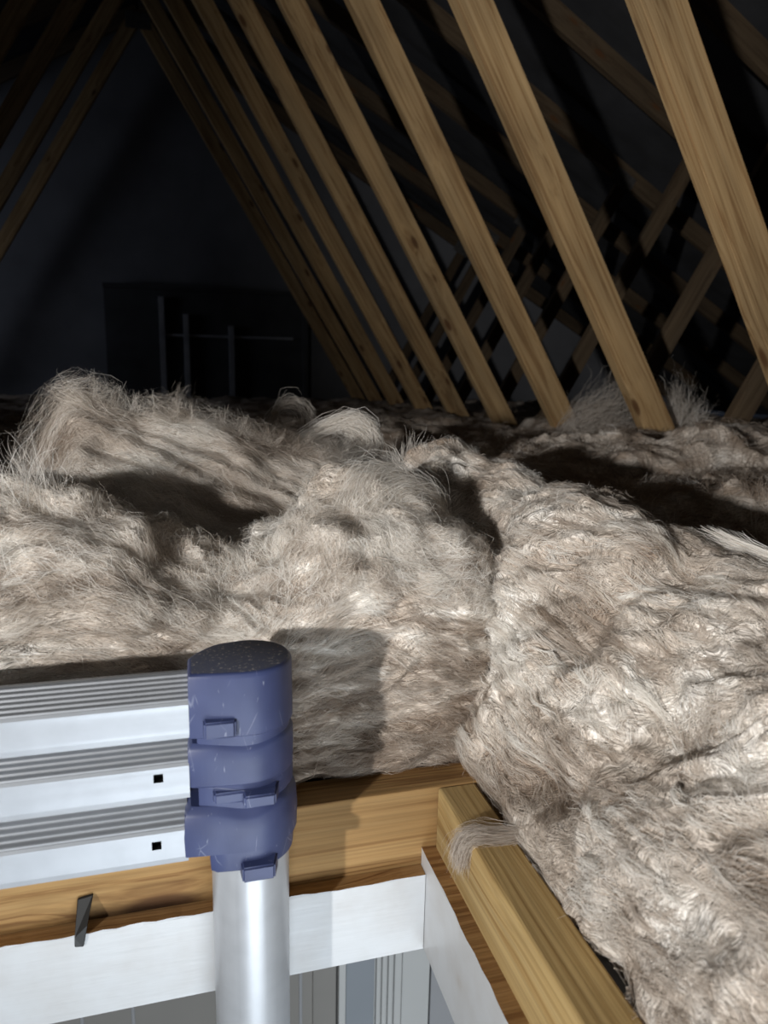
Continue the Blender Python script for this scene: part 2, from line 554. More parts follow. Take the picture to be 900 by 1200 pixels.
def ribbons(name, P, W, C, parent, nrm=None, kind='stuff'):
    """P (n,k,3) strand centre lines, W (n,) widths, C (n,3) colours, nrm (n,k,3) facing"""
    n, k = P.shape[:2]
    T = np.gradient(P, axis=1)
    if nrm is None:
        nrm = RNG.normal(size=(n, 1, 3)) + np.zeros_like(P)
    S = np.cross(T, nrm)
    S /= np.linalg.norm(S, axis=-1, keepdims=True) + 1e-9
    taper = np.sin(np.linspace(0.25, math.pi - 0.08, k)) ** 0.6
    off = S * (W[:, None] * taper[None, :])[..., None] * 0.5
    V = np.stack([P - off, P + off], 2).reshape(-1, 3)
    b = (np.arange(n) * 2 * k)[:, None] + (np.arange(k - 1) * 2)[None, :]
    q = np.stack([b, b + 1, b + 3, b + 2], -1).reshape(-1, 4)
    me = bpy.data.meshes.new(name)
    me.vertices.add(len(V)); me.vertices.foreach_set('co', V.reshape(-1).astype(np.float32))
    me.loops.add(q.size); me.loops.foreach_set('vertex_index', q.reshape(-1).astype(np.int32))
    me.polygons.add(len(q))
    me.polygons.foreach_set('loop_start', np.arange(0, q.size, 4, dtype=np.int32))
    me.polygons.foreach_set('loop_total', np.full(len(q), 4, dtype=np.int32))
    me.polygons.foreach_set('use_smooth', np.ones(len(q), dtype=bool))
    me.update(calc_edges=True)
    at = me.color_attributes.new('tint', 'FLOAT_COLOR', 'POINT')
    c4 = np.concatenate([np.repeat(C, 2 * k, axis=0), np.ones((len(V), 1))], 1).astype(np.float32)
    at.data.foreach_set('color', c4.reshape(-1))
    o = obj(name, me, M['fibre'], parent)
    if kind: o['kind'] = kind
    return o


def bilin(G, u, v):
    nu, nv = G.shape[:2]
    x = np.clip(u, 0, 1) * (nu - 1.001); y = np.clip(v, 0, 1) * (nv - 1.001)
    i = x.astype(int); j = y.astype(int)
    fx = (x - i)[..., None]; fy = (y - j)[..., None]
    return (G[i, j] * (1 - fx) * (1 - fy) + G[i + 1, j] * fx * (1 - fy) + G[i, j + 1] * (1 - fx) * fy + G[i + 1, j + 1] * fx * fy)


def comb_fibres(name, G, parent, n_guides, per, angle, su, sv, length=(0.02, 0.06), urange=(0, 1), vrange=(0, 1),
                lift=0.004, width=(0.0004, 0.0009), k=5, swirl=1.2, spread=0.006, bias=0.0, stretch=(10, 10, 26),
                flyaway=0.05, weight=None):
    """locks of fibres combed over the surface G (u,v grid; su, sv its real size in metres).
    angle(u,v) = base direction in the surface (0 = +u)"""
    ug = RNG.uniform(*urange, n_guides * 3); vg = RNG.uniform(*vrange, n_guides * 3)
    if weight is not None:
        keep = RNG.uniform(size=len(ug)) < weight(ug, vg)
        ug, vg = ug[keep], vg[keep]
    ug, vg = ug[:n_guides], vg[:n_guides]
    ng = len(ug)
    th_g = RNG.normal(0, 0.22, ng)
    len_g = RNG.uniform(*length, ng)
    lift_g = np.abs(RNG.normal(0, 1, ng)) * lift
    tone_g = RNG.normal(0, 0.30, ng)
    curl_g = RNG.normal(0, 9.0, ng)
    n = ng * per
    g = np.repeat(np.arange(ng), per)
    sp = spread * (0.3 + RNG.uniform(size=n))
    u = ug[g] + RNG.normal(size=n) * sp / su
    v = vg[g] + RNG.normal(size=n) * sp * 0.6 / sv
    fly = RNG.uniform(size=n) < flyaway
    ln = len_g[g] * RNG.uniform(0.6, 1.15, n)
    th0 = th_g[g] + RNG.normal(0, 0.10, n) + np.where(fly, RNG.normal(0, 1.2, n), 0)
    P = np.zeros((n, k, 3)); Nn = np.zeros((n, k, 3))
    NG = normals(G)
    if NG[G.shape[0] // 2, G.shape[1] // 2, 2] < 0 and name != 'x':
        pass
    uu, vv = u.copy(), v.copy()
    gu, gv = ug[g].copy(), vg[g].copy()
    step = ln / (k - 1)
    wn = RNG.normal(0, 0.38, (n, k))
    s_acc = np.zeros(n)
    base_off = RNG.uniform(0.0002, 0.0022, n)
    for a in range(k):
        p = bilin(G, uu, vv); nn = bilin(NG, uu, vv)
        t = a / (k - 1)
        lf = base_off + (lift_g[g] * math.sin(math.pi * min(1, 0.15 + t)) + np.where(fly, lift * 3.5 * t * RNG.uniform(0.3, 1, n), 0))
        P[:, a] = p + nn * (SIGN * lf)[:, None]
        Nn[:, a] = nn
        q = np.stack([gu * su * 9, gv * sv * 9, np.zeros(n)], -1)
        th = angle(gu, gv) + swirl * fbm(q, 2) + th0 + curl_g[g] * s_acc
        th = th + 1.1 * wn[:, a]
        uu = uu + np.cos(th) * step / su; vv = vv + np.sin(th) * step / sv
        gu = gu + np.cos(th) * step / su; gv = gv + np.sin(th) * step / sv
        s_acc += step
    W = RNG.uniform(*width, n)
    C = tint(P[:, 0], tone_g[g] + RNG.normal(0, 0.16, n), stretch, 0.0, bias)
    Nn = Nn + RNG.normal(0, 0.35, (n, 1, 3))
    return ribbons(name, P, W, C, parent, Nn)


SIGN = 1.0


def fixsign(G, up):
    """sign so that normals point to the side of the vector up at the grid's centre"""
    n = normals(G)[G.shape[0] // 2, G.shape[1] // 2]
    return 1.0 if n @ np.array(up) > 0 else -1.0


# ================================================================= STRUCTURE
RIDGE_X = -0.24
APEX = 2.95
TANP = 0.56
FLOOR_Z = -0.097

# hatch opening
HX0, HX1, HY0, HY1 = -0.50, 0.197, -0.42, 0.527

# loft floor: the plasterboard ceiling of the room below with the hatch hole in it
bm = bmesh.new()
for (a, b_, c, d) in ((-5.4, 5.2, HY1 + 0.012, 6.5), (-5.4, 5.2, -2.2, HY0 - 0.012), (-5.4, HX0 - 0.012, HY0 - 0.012, HY1 + 0.012), (HX1 + 0.012, 5.2, HY0 - 0.012, HY1 + 0.012)):
    box_bm(a, b_, c, d, -0.118, -0.099, bm=bm)
tag(obj('floor', bm_mesh(bm), M['plaster']), kind='structure')

# roof lining (both slopes)
bm = bmesh.new()
for s in (1, -1):
    x1 = RIDGE_X + s * 5.4
    z1 = APEX + 0.12 - 5.4 * TANP
    vs = [bm.verts.new(p) for p in ((RIDGE_X, -2.2, APEX + 0.12), (x1, -2.2, z1), (x1, 6.6, z1), (RIDGE_X, 6.6, APEX + 0.12))]
    vs2 = [bm.verts.new((v.co.x, v.co.y, v.co.z + 0.03)) for v in vs]
    bm.faces.new(vs); bm.faces.new(vs2[::-1])
    for i in range(4):
        bm.faces.new((vs[i], vs[(i + 1) % 4], vs2[(i + 1) % 4], vs2[i]))
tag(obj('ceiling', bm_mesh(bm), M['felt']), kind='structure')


def gable(name, y0, y1):
    bm = bmesh.new()
    pr = [(-5.7, -0.1), (5.25, -0.1), (RIDGE_X + 5.4, APEX + 0.12 - 5.4 * TANP), (RIDGE_X, APEX + 0.14), (RIDGE_X - 5.4, APEX + 0.12 - 5.4 * TANP)]
    f = [bm.verts.new((x, y0, z)) for x, z in pr]
    g = [bm.verts.new((x, y1, z)) for x, z in pr]
    bm.faces.new(f); bm.faces.new(g[::-1])
    for i in range(5):
        bm.faces.new((f[i], f[(i + 1) % 5], g[(i + 1) % 5], g[i]))
    tag(obj(name, bm_mesh(bm), M['gable']), kind='structure')


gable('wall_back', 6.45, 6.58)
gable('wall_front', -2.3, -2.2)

# room below: floor, walls
for nm, b6 in (('floor_room', (-2.2, 2.4, -2.2, 1.9, -2.56, -2.5)), ('wall_left', (-2.3, -2.2, -2.2, 1.9, -2.5, -0.12)),
               ('wall_right', (2.4, 2.5, -2.2, 1.9, -2.5, -0.12)), ('wall_room_back', (-2.2, 2.4, 1.85, 1.9, -2.5, -0.12)),
               ('wall_room_front', (-2.2, 2.4, -2.26, -2.2, -2.5, -0.12))):
    tag(obj(nm, bm_mesh(box_bm(*b6)), M['carpet'] if 'floor' in nm else M['plaster']), kind='structure')

# ------------------------------------------------- wardrobe seen through the hatch
wd = thing('sliding_wardrobe', 'grey sliding wardrobe seen down through the hatch behind the white lining', 'wardrobe', (0.3, 1.1, -2.5))
WY = 1.10


def wpart(name, x0, x1, y0, y1, mat, z0=-2.5, z1=-0.135):
    o = obj(name, bm_mesh(box_bm(x0 - 0.3, x1 - 0.3, y0 - 1.1, y1 - 1.1, z0 + 2.5, z1 + 2.5, 0.0015)), mat, wd)
    return o


wpart('carcass', -1.2, 1.6, WY + 0.03, WY + 0.5, M['door_grey'])
wpart('door_panel', 0.3065, 0.359, WY + 0.004, WY + 0.028, M['door_light'])
for x0, x1, mt in ((-1.19, -0.42, 'door_brown'), (-0.38, 0.19, 'door_brown'), (0.252, 0.306, 'door_blue'), (0.36, 0.415, 'door_light'), (0.418, 1.15, 'door_grey')):
    wpart('door_panel', x0, x1, WY, WY + 0.028, M[mt])
for x0, x1 in ((0.238, 0.251), (0.309, 0.316), (0.320, 0.328), (0.332, 0.340), (0.344, 0.358), (-0.415, -0.40), (-0.395, -0.385)):
    wpart('door_stile', x0, x1, WY - 0.004, WY + 0.02, M['door_light'])
for x0, x1 in ((0.192, 0.236),):
    wpart('recessed_strip', x0, x1, WY + 0.01, WY + 0.03, M['door_brown'])
for x in (0.02, 0.055, 0.10, 0.14, 0.165, -0.12, -0.2, -0.29):
    wpart('groove_bead', x, x + 0.006, WY - 0.002, WY + 0.01, M['door_grey'])

# ------------------------------------------------- hatch timbers
def timber(name, p0, p1, wy, dz, mat, parent=None, bev=0.0018):
    L = (Vector(p1) - Vector(p0)).length
    o = obj(name, timber_mesh(L, wy, dz, bev), mat, parent)
    orient(o, p0, p1)
    return o


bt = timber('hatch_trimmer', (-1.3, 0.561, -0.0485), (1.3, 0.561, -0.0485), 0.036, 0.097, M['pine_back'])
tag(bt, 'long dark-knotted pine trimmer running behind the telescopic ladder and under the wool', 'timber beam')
rt = timber('hatch_trimmer', (0.2235, -0.62, -0.0485), (0.2235, 0.5425, -0.0485), 0.036, 0.097, M['pine_joist'], bev=0.0025)
tag(rt, 'pale yellow pine joist at the right edge of the hatch, running towards the camera', 'timber beam')

ln = thing('hatch_lining', 'white painted hatch lining boards with raw brown top edges, below the pine trimmers', 'hatch frame', (0, 0, 0))


def lining(name, x0, x1, y0, y1, z0, z1, face):
    """board with a painted inner face and a raw, slightly ragged top edge"""
    bm = bmesh.new()
    alongx = (x1 - x0) > (y1 - y0)
    n = 70
    rows = []
    for i in range(n + 1):
        t = i / n
        rag = random.uniform(-0.0009, 0.0009)
        ztop = z1 + random.uniform(-0.0007, 0.0007)
        if alongx:
            x = x0 + (x1 - x0) * t
            yi, yo = (y0, y1) if face == '-y' else (y1, y0)
            rows.append([bm.verts.new(p) for p in ((x, yi, z0), (x, yi, z1 - 0.002), (x, yi + rag, ztop), (x, yo, z1), (x, yo, z0))])
        else:
            y = y0 + (y1 - y0) * t
            xi, xo = (x0, x1) if face == '-x' else (x1, x0)
            rows.append([bm.verts.new(p) for p in ((xi, y, z0), (xi, y, z1 - 0.002), (xi + rag, y, ztop), (xo, y, z1), (xo, y, z0))])
    for a, b in zip(rows, rows[1:]):
        for j in range(5):
            f = bm.faces.new((a[j], a[(j + 1) % 5], b[(j + 1) % 5], b[j]))
            f.material_index = 0 if j in (0, 1, 4) else 1
    for r in (rows[0], rows[-1]): bm.faces.new(r)
    me = bm_mesh(bm)
    me.materials.append(M['white']); me.materials.append(M['lining_wood'])
    return obj(name, me, None, ln)


lining('lining_board', HX0, 0.192, 0.5286, 0.5425, -0.150, -0.074, '-y')
lining('lining_board', 0.1925, 0.2055, HY0, 0.5425, -0.150, -0.058, '-x')
lining('lining_board', HX0 - 0.012, HX0, HY0, 0.5425, -0.150, -0.074, '+x')
lining('lining_board', HX0, 0.196, HY0 - 0.012, HY0, -0.150, -0.074, '+y')
t3 = timber('hatch_trimmer', (-0.53, -0.62, -0.0485), (-0.53, 0.5425, -0.0485), 0.036, 0.097, M['pine_joist'])
tag(t3, 'pine joist along the left side of the hatch, outside the picture', 'timber beam')
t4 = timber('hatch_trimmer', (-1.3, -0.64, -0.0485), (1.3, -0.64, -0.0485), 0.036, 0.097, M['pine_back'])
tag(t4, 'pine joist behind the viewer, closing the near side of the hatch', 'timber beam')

# black metal clip over the lining
bm = bmesh.new()
pr = [(-0.094, -0.052), (-0.082, -0.050), (-0.086, -0.066), (-0.088, -0.078), (-0.0895, -0.0845), (-0.096, -0.0835), (-0.0955, -0.075)]
f = [bm.verts.new((x, 0.5405 if z > -0.06 else 0.5262, z)) for x, z in pr]; g = [bm.verts.new((x, 0.5425, z)) for x, z in pr]
bm.faces.new(f); bm.faces.new(g[::-1])
for i in range(len(pr)): bm.faces.new((f[i], f[(i + 1) % len(pr)], g[(i + 1) % len(pr)], g[i]))
bmesh.ops.bevel(bm, geom=bm.edges[:], offset=0.0008, segments=1, affect='EDGES')
tag(obj('metal_clip', bm_mesh(bm), M['black']), 'small black clip bridging the pine trimmer and the white lining at lower left', 'clip')

# ================================================================= TRUSSES
def member(name, p0, p1, parent, w=0.036, d=0.085):
    L = (Vector(p1) - Vector(p0)).length
    o = obj(name, timber_mesh(L, w, d), M['pine' if name == 'web' else 'pine_shaded'], parent)
    orient(o, p0, p1)
    return o


def make_truss():
    t = thing('roof_truss', 'x', 'roof truss', (0, 0, 0))
    foot = 1.72
    for s in (1, -1):
        X = lambda v: RIDGE_X + s * v
        # long web: apex to the third point of the tie
        member('web', (X(foot + 0.061), 0, -0.0), (X(0.036), 0, 2.86), t, w=0.040, d=0.095)
        mid = 2.6
        member('strut', (X(foot + 0.10), 0, 0.0), (X(mid), 0, APEX - mid * TANP - 0.10), t, d=0.072)
        member('rafter', (X(0.0), 0, APEX - 0.03), (X(5.1), 0, APEX - 0.03 - 5.1 * TANP), t, d=0.095)
        zz = APEX - mid * TANP - 0.04
        bmp = box_bm(-0.07, 0.07, -0.0215, -0.0185, -0.045, 0.045)
        for a in range(6):
            for b in range(3):
                box_bm(-0.058 + a * 0.021, -0.052 + a * 0.021, -0.0225, -0.021, -0.032 + b * 0.026, -0.026 + b * 0.026, bm=bmp)
        pl = obj('nail_plate', bm_mesh(bmp), M['plate'], t)
        pl.location = (X(mid), 0, zz - 0.03)
        pl.rotation_euler = (0, s * math.atan(TANP), 0)
    member('tie_beam', (RIDGE_X - 4.9, 0, -0.0485), (RIDGE_X + 4.9, 0, -0.0485), t, d=0.095)
    pr = box_bm(-0.09, 0.09, -0.0215, -0.0185, -0.06, 0.05)
    pl = obj('nail_plate', bm_mesh(pr), M['plate'], t)
    pl.location = (RIDGE_X, 0, 2.86)
    return t


TL = ['roof truss just ahead of the hatch, its slanting web outside the picture at right',
      'roof truss whose broad web crosses the top right corner, nearest one in view',
      'roof truss whose web meets the wool just left of the corner one',
      'roof truss whose web is third from the right edge, knotty along its lower half',
      'roof truss whose web is fourth from the right edge, dim gold',
      'roof truss whose web is fifth from the right edge, dull and brown',
      'roof truss whose web is sixth from the right edge, dim grey brown',
      'roof truss whose web is seventh from the right, barely lit, in the left bunch',
      'roof truss with the second farthest web before the dark gable',
      'farthest roof truss, its thin dark web closest to the dark gable wall']
proto = make_truss()
for k in range(10):
    y = 1.338 + 0.6 * (k - 1)
    if k == 0:
        t = proto
    else:
        t = proto.copy(); COL.objects.link(t)
        for ch in proto.children:
            if ch.name.split('.')[0] in ('web', 'strut', 'rafter', 'tie_beam', 'nail_plate'):
                c = ch.copy(); COL.objects.link(c); c.parent = t
    t.location = (0, y, 0)
    t['label'] = TL[k]
    t['group'] = 'fink roof trusses along the loft'

# dark boarding with posts in front of the far gable
st = thing('timber_frame', 'dim dark boarding with thin grey posts and a rail in front of the far gable', 'timber frame', (0.2, 6.35, 0))
S = 6.3 / 5.5
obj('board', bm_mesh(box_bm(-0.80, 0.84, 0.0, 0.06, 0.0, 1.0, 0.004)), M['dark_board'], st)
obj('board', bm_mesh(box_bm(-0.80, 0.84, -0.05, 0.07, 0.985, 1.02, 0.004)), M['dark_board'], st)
for x, z1 in ((-0.38, 0.93), (-0.19, 0.80), (0.175, 0.72), (0.80, 0.98)):
    obj('post', bm_mesh(box_bm(x, x + 0.045, -0.06, -0.005, 0.0, z1, 0.003)), M['post'] if x < 0.5 else M['dark_board'], st)
obj('rail', bm_mesh(box_bm(-0.33, 0.72, -0.035, -0.008, 0.62, 0.64, 0.003)), M['post'], st)

# ================================================================= LADDER
ld = thing('telescopic_ladder', 'closed telescopic ladder of ribbed aluminium rungs and scuffed blue collars, leaning in the hatch', 'ladder', (0.0380, 0.4992, 0.0008))
LX, LY = 0.0380, 0.4992


def lp(name, me, mat, parent=None):
    return obj(name, me, mat, parent or ld)


def outline(r, xl, n=28, inset=0.0):
    """plan shape of a collar about the tube axis: flat inner end at xl, round outer end"""
    pts = []
    cr_ = 0.004
    r -= inset; xl += inset
    yb = 0.006 - inset
    pts += [(xl, yb - 0.001), (xl + 0.0012, yb + 0.0012)]
    for i in range(7):
        t = (i + 1) / 8
        pts.append((xl + (-0.012 - xl) * t, yb + (r - 0.002 - yb) * math.sin(t * math.pi / 2) ** 0.9))
    for i in range(n + 1):
        a = math.radians(108) - math.radians(198) * i / n
        pts.append((r * math.cos(a), r * math.sin(a)))
    pts += [(-0.006, -r + 0.0001), (-0.012, -r + 0.0006), (-0.018, -r + 0.0012), (-0.026, -r + 0.0022)]
    pts += [(xl + 0.0015, -r + 0.0042), (xl + 0.0003, -r + 0.0048), (xl, -r + 0.0062)]
    return pts


def collar_mesh(levels, r, xl, dip=0.0, hollow=False, sgn=1, topmat=False):
    """levels: (z, inset, dipweight)"""
    bm = bmesh.new()
    loops = []
    for z, ins, dw in levels:
        o = outline(r, xl, inset=ins)
        loop = []
        for x, y in o:
            dz = 0
            if y < 0:
                dz = -dip * dw * math.exp(-((x + 0.004) / 0.017) ** 2)
            loop.append(bm.verts.new((sgn * x, y, z + dz)))
        loops.append(loop)
    n = len(loops[0])
    for a, b in zip(loops, loops[1:]):
        for i in range(n):
            bm.faces.new((a[i], a[(i + 1) % n], b[(i + 1) % n], b[i]))
    bm.faces.new(loops[0]); f = bm.faces.new(loops[-1])
    if topmat: f.material_index = 1
    me = bm_mesh(bm, smooth=True)
    me.materials.append(M['blue'])
    if topmat: me.materials.append(M['blue_top'])
    try:
        me.set_sharp_from_angle(angle=math.radians(32))
    except Exception:
        pass
    return me


def build_stile(sgn, ox):
    def place(o):
        o.location = (ox, 0, 0)
        return o
    R0 = 0.0325
    XL = -0.0425
    # tube
    bm = bmesh.new()
    n = 48
    for zz in (-2.48, 0.01):
        pass
    r = 0.0292
    ring = [[bm.verts.new((r * math.cos(2 * math.pi * i / n), r * math.sin(2 * math.pi * i / n), z)) for i in range(n)] for z in (-2.48, -1.8, -1.2, -0.6, -0.2, 0.02)]
    for a, b in zip(ring, ring[1:]):
        for i in range(n): bm.faces.new((a[i], a[(i + 1) % n], b[(i + 1) % n], b[i]))
    bm.faces.new(ring[0]); bm.faces.new(ring[-1])
    me = bm_mesh(bm, smooth=True)
    me.set_sharp_from_angle(angle=math.radians(40))
    place(lp('tube', me, M['alu_pole']))['label'] = 'bare round aluminium tube below the blue collars'
    # inner sleeve between collars
    # top cap
    c = place(lp('end_cap', collar_mesh([(0.1085, 0.002, 0), (0.110, 0.0, 0), (0.120, 0.0, 0), (0.1520, 0.0004, 0), (0.1545, 0.0009, 0), (0.1556, 0.0019, 0), (0.1560, 0.0030, 0)], R0, XL, sgn=sgn, topmat=True), None))
    c['label'] = 'top blue cap with a dusty flat lid'
    # neck under the cap
    place(lp('sleeve', collar_mesh([(0.050, 0.0022, 0), (0.1095, 0.0022, 0)], R0, XL + 0.003, sgn=sgn), None))
    c2 = place(lp('collar', collar_mesh([(0.0715, 0.0015, 0), (0.073, 0.0, 0), (0.088, -0.0004, 0.2), (0.1000, -0.0002, 1), (0.1022, 0.0008, 1), (0.1045, 0.0030, 0.9)], R0, XL - 0.001, dip=0.0028, sgn=sgn), None))
    c3 = place(lp('collar', collar_mesh([(0.0195, 0.0015, 0), (0.021, -0.0018, 0), (0.036, -0.0022, 0.2), (0.0508, -0.0012, 1), (0.0535, 0.0000, 1), (0.0570, 0.0032, 0.8)], R0 + 0.001, XL - 0.0035, dip=0.0055, sgn=sgn), None))
    # lower ring gripping the tube
    place(lp('lock_ring', collar_mesh([(0.0040, 0.0018, 0), (0.0052, 0.0008, 0), (0.0155, 0.0002, 0), (0.0205, 0.0005, 0)], R0 + 0.0005, -0.031, sgn=sgn), None))
    place(lp('lock_ring', collar_mesh([(0.0585, 0.0008, 0), (0.0600, -0.0004, 0), (0.0690, -0.0004, 0), (0.0720, 0.0006, 0)], R0 - 0.0004, -0.026, sgn=sgn), None))

    def tab(x0, x1, z0, z1, y, parent, depth=0.008, taper=0.15):
        bm = box_bm(x0, x1, y - depth, y + 0.006, z0, z1)
        for v in bm.verts:
            if v.co.y < y - depth * 0.5:
                v.co.x += (0.0012 if v.co.x < (x0 + x1) / 2 else -0.004)
                v.co.z += 0.0006 if v.co.z < (z0 + z1) / 2 else -0.0012
            v.co.x *= sgn
        bmesh.ops.bevel(bm, geom=bm.edges[:], offset=0.0013, segments=3, affect='EDGES')
        me = bm_mesh(bm, smooth=True)
        me.set_sharp_from_angle(angle=math.radians(50))
        o = obj('release_latch', me, M['blue'], parent)
        return o
    tab(-0.0335, -0.0075, 0.1105, 0.1245, -0.0295, c, 0.0065)
    tab(-0.028, 0.020, 0.0600, 0.0700, -0.030, c2, 0.0045)
    tab(-0.008, 0.019, 0.0580, 0.0690, -0.0325, c2, 0.0085)
    tab(-0.010, 0.018, -0.0010, 0.0125, -0.0315, c3, 0.0085)
    # dark foot peg below the inner end
    pg = place(lp('guide_peg', bm_mesh(box_bm(sgn * -0.045 if sgn > 0 else 0.035, sgn * -0.035 if sgn > 0 else 0.045, -0.018, -0.006, 0.011, 0.022, 0.001)), M['dark_board']))


build_stile(1, 0.0)
LW = 0.46
build_stile(-1, -LW)


def rung_mesh(x0, x1, z0, ztop, yf, yb, hole=None):
    """hollow extrusion; ribbed sloping tread; cut square hole in the front"""
    zf = z0 + 0.0265
    prof = [(yf, z0), (yf - 0.0005, z0 + 0.004), (yf - 0.0005, zf - 0.002), (yf + 0.0008, zf)]
    nrib = 6
    y_a, z_a = yf + 0.0012, zf
    y_b, z_b = yf + 0.026, ztop
    for i in range(nrib):
        for ft, dz in ((0.0, 0), (0.12, 0.0011), (0.42, 0.0011), (0.55, 0.0), (0.85, 0.0)):
            t = (i + ft) / nrib
            prof.append((y_a + (y_b - y_a) * t, z_a + (z_b - z_a) * t + dz))
    prof += [(y_b, z_b), (yb - 0.004, z_b), (yb, z_b - 0.004), (yb, z0 + 0.002), (yb - 0.002, z0)]
    bm = bmesh.new()
    xs = [x0, x1]
    hz = None
    if hole:
        xs = [x0, hole[0] - 0.0032, hole[0] + 0.0032, x1]
        prof = [prof[0], (yf - 0.0005, z0 + 0.004), (yf - 0.0005, hole[1] - 0.0032), (yf - 0.0005, hole[1] + 0.0032)] + prof[2:]
    loops = [[bm.verts.new((x, y, z)) for y, z in prof] for x in xs]
    n = len(prof)
    for k, (a, b) in enumerate(zip(loops, loops[1:])):
        for i in range(n):
            if hole and k == 1 and i == 2:
                vs = [a[2], a[3], b[3], b[2]]
                bk = [bm.verts.new((v.co.x, v.co.y + 0.006, v.co.z)) for v in vs]
                for j in range(4):
                    f = bm.faces.new((vs[j], vs[(j + 1) % 4], bk[(j + 1) % 4], bk[j])); f.material_index = 1
                f = bm.faces.new(bk); f.material_index = 1
                continue
            bm.faces.new((a[i], a[(i + 1) % n], b[(i + 1) % n], b[i]))
    bm.faces.new(loops[0]); bm.faces.new(loops[-1])
    me = bm_mesh(bm)
    me.materials.append(M['alu']); me.materials.append(M['black'])
    return me


xr, xl = -0.0420, -LW + 0.0420
lp('rung', rung_mesh(xl, xr, 0.1105, 0.1480, -0.0275, 0.006), None)
lp('rung', rung_mesh(xl, xr - 0.001, 0.0660, 0.1060, -0.0285, 0.006, (-0.0635, 0.0835)), None)
lp('rung', rung_mesh(xl, xr - 0.0035, 0.0180, 0.0610, -0.0300, 0.006, (-0.0665, 0.0335)), None)
ld.rotation_euler = (math.radians(0.0), 0, 0)

# ================================================================= INSULATION
def batt_thing(name, label, loc=(0, 0, 0), group='torn mineral wool batts'):
    return thing(name, label, 'insulation', loc, group)


# ---------- left batt: strata face above the back trimmer
def left_batt():
    nu, nv = 620, 380
    u = np.linspace(0, 1, nu); v = np.linspace(0, 1, nv)
    X0, X1 = -0.46, 0.292
    x = X0 + (X1 - X0) * u
    zc = cr([-0.95, -0.6, -0.3, -0.12, -0.07, -0.014, 0.035, 0.09, 0.15, 0.21, 0.26, 0.292],
            [0.25, 0.27, 0.24, 0.255, 0.240, 0.205, 0.188, 0.215, 0.250, 0.240, 0.215, 0.19], x)
    G = np.zeros((nu, nv, 3))
    vt = [0, 0.06, 0.20, 0.36, 0.50, 0.60, 0.68, 0.80, 0.92, 1.0]
    Y = [0.640, 0.583, 0.583, 0.584, 0.592, 0.630, 0.675, 0.75, 0.84, 0.86]
    Z = [0.001, 0.004, 0.24, 0.52, 0.76, 0.93, 1.0, 0.90, 0.62, 0.0]
    y = cr(vt, Y, v); zf = cr(vt, Z, v)
    G[..., 0] = x[:, None]
    G[..., 1] = y[None, :]
    G[..., 2] = zf[None, :] * zc[:, None]
    # round the right hand end
    e = np.sqrt(np.clip(1 - np.clip((u - 0.965) / 0.035, 0, 1) ** 2, 0, 1))[:, None]
    G[..., 1] = 0.70 + (G[..., 1] - 0.70) * (0.45 + 0.55 * e)
    G[..., 2] = 0.10 + (G[..., 2] - 0.10) * (0.35 + 0.65 * e)
    n = normals(G)
    sg = 1.0 if n[nu // 2, int(nv * 0.3), 1] < 0 else -1.0
    n = n * sg
    P = G.copy()
    wob = noise(P * np.array([7, 7, 7]))
    lay = noise(np.stack([P[..., 0] * 7, P[..., 1] * 30, P[..., 2] * 85 + wob * 3.2 + 2.0 * noise(P * 14)], -1))
    lay2 = noise(np.stack([P[..., 0] * 22, P[..., 1] * 60, P[..., 2] * 210 + wob * 7], -1))
    lump = fbm(P * np.array([11, 14, 16]), 3)
    lump2 = 1 - np.abs(fbm(P * np.array([17, 24, 30]) + 9, 2))
    top = sstep(v, 0.40, 0.62)[None, :]
    low = 1 - sstep(v, 0.0, 0.12)[None, :]
    d = (0.0075 * lay + 0.003 * lay2) * (1 - 0.5 * top) + 0.011 * lump * (0.8 + 0.9 * top) + 0.010 * (lump2 - 0.6) * (0.3 + top)
    d = d * (1 - low * 0.7)
    G = G + n * d[..., None]
    G[..., 2] = np.maximum(G[..., 2], 0.0015)
    return G, sg, zc


B = batt_thing('insulation_batt', 'left mineral wool batt with a layered front face, standing on the trimmer behind the ladder')
G, sg, _ = left_batt()
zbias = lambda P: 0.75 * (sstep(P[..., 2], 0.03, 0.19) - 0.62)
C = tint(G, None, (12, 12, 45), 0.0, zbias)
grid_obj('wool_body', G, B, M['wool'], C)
SIGN = sg
wv = lambda u, v: np.where((u > 0.32), 1.0, 0.3)
comb_fibres('loose_fibres', G, B, 2600, 14, lambda u, v: 0.35 * np.sin(u * 24 + v * 6),
            0.75, 0.58, (0.012, 0.038), (0.0, 1.0), (0.03, 0.60), 0.0012, (0.00018, 0.00042), 5, 0.8, 0.004, zbias, (12, 12, 45), 0.05, wv)
comb_fibres('loose_fibres', G, B, 2000, 14, lambda u, v: 2.4 + 0.9 * np.sin(u * 14 + 1), 0.75, 0.58, (0.015, 0.05),
            (0.2, 1.0), (0.46, 0.90), 0.003, (0.00018, 0.0004), 5, 1.3, 0.005, 0.5, (10, 10, 16), 0.10)

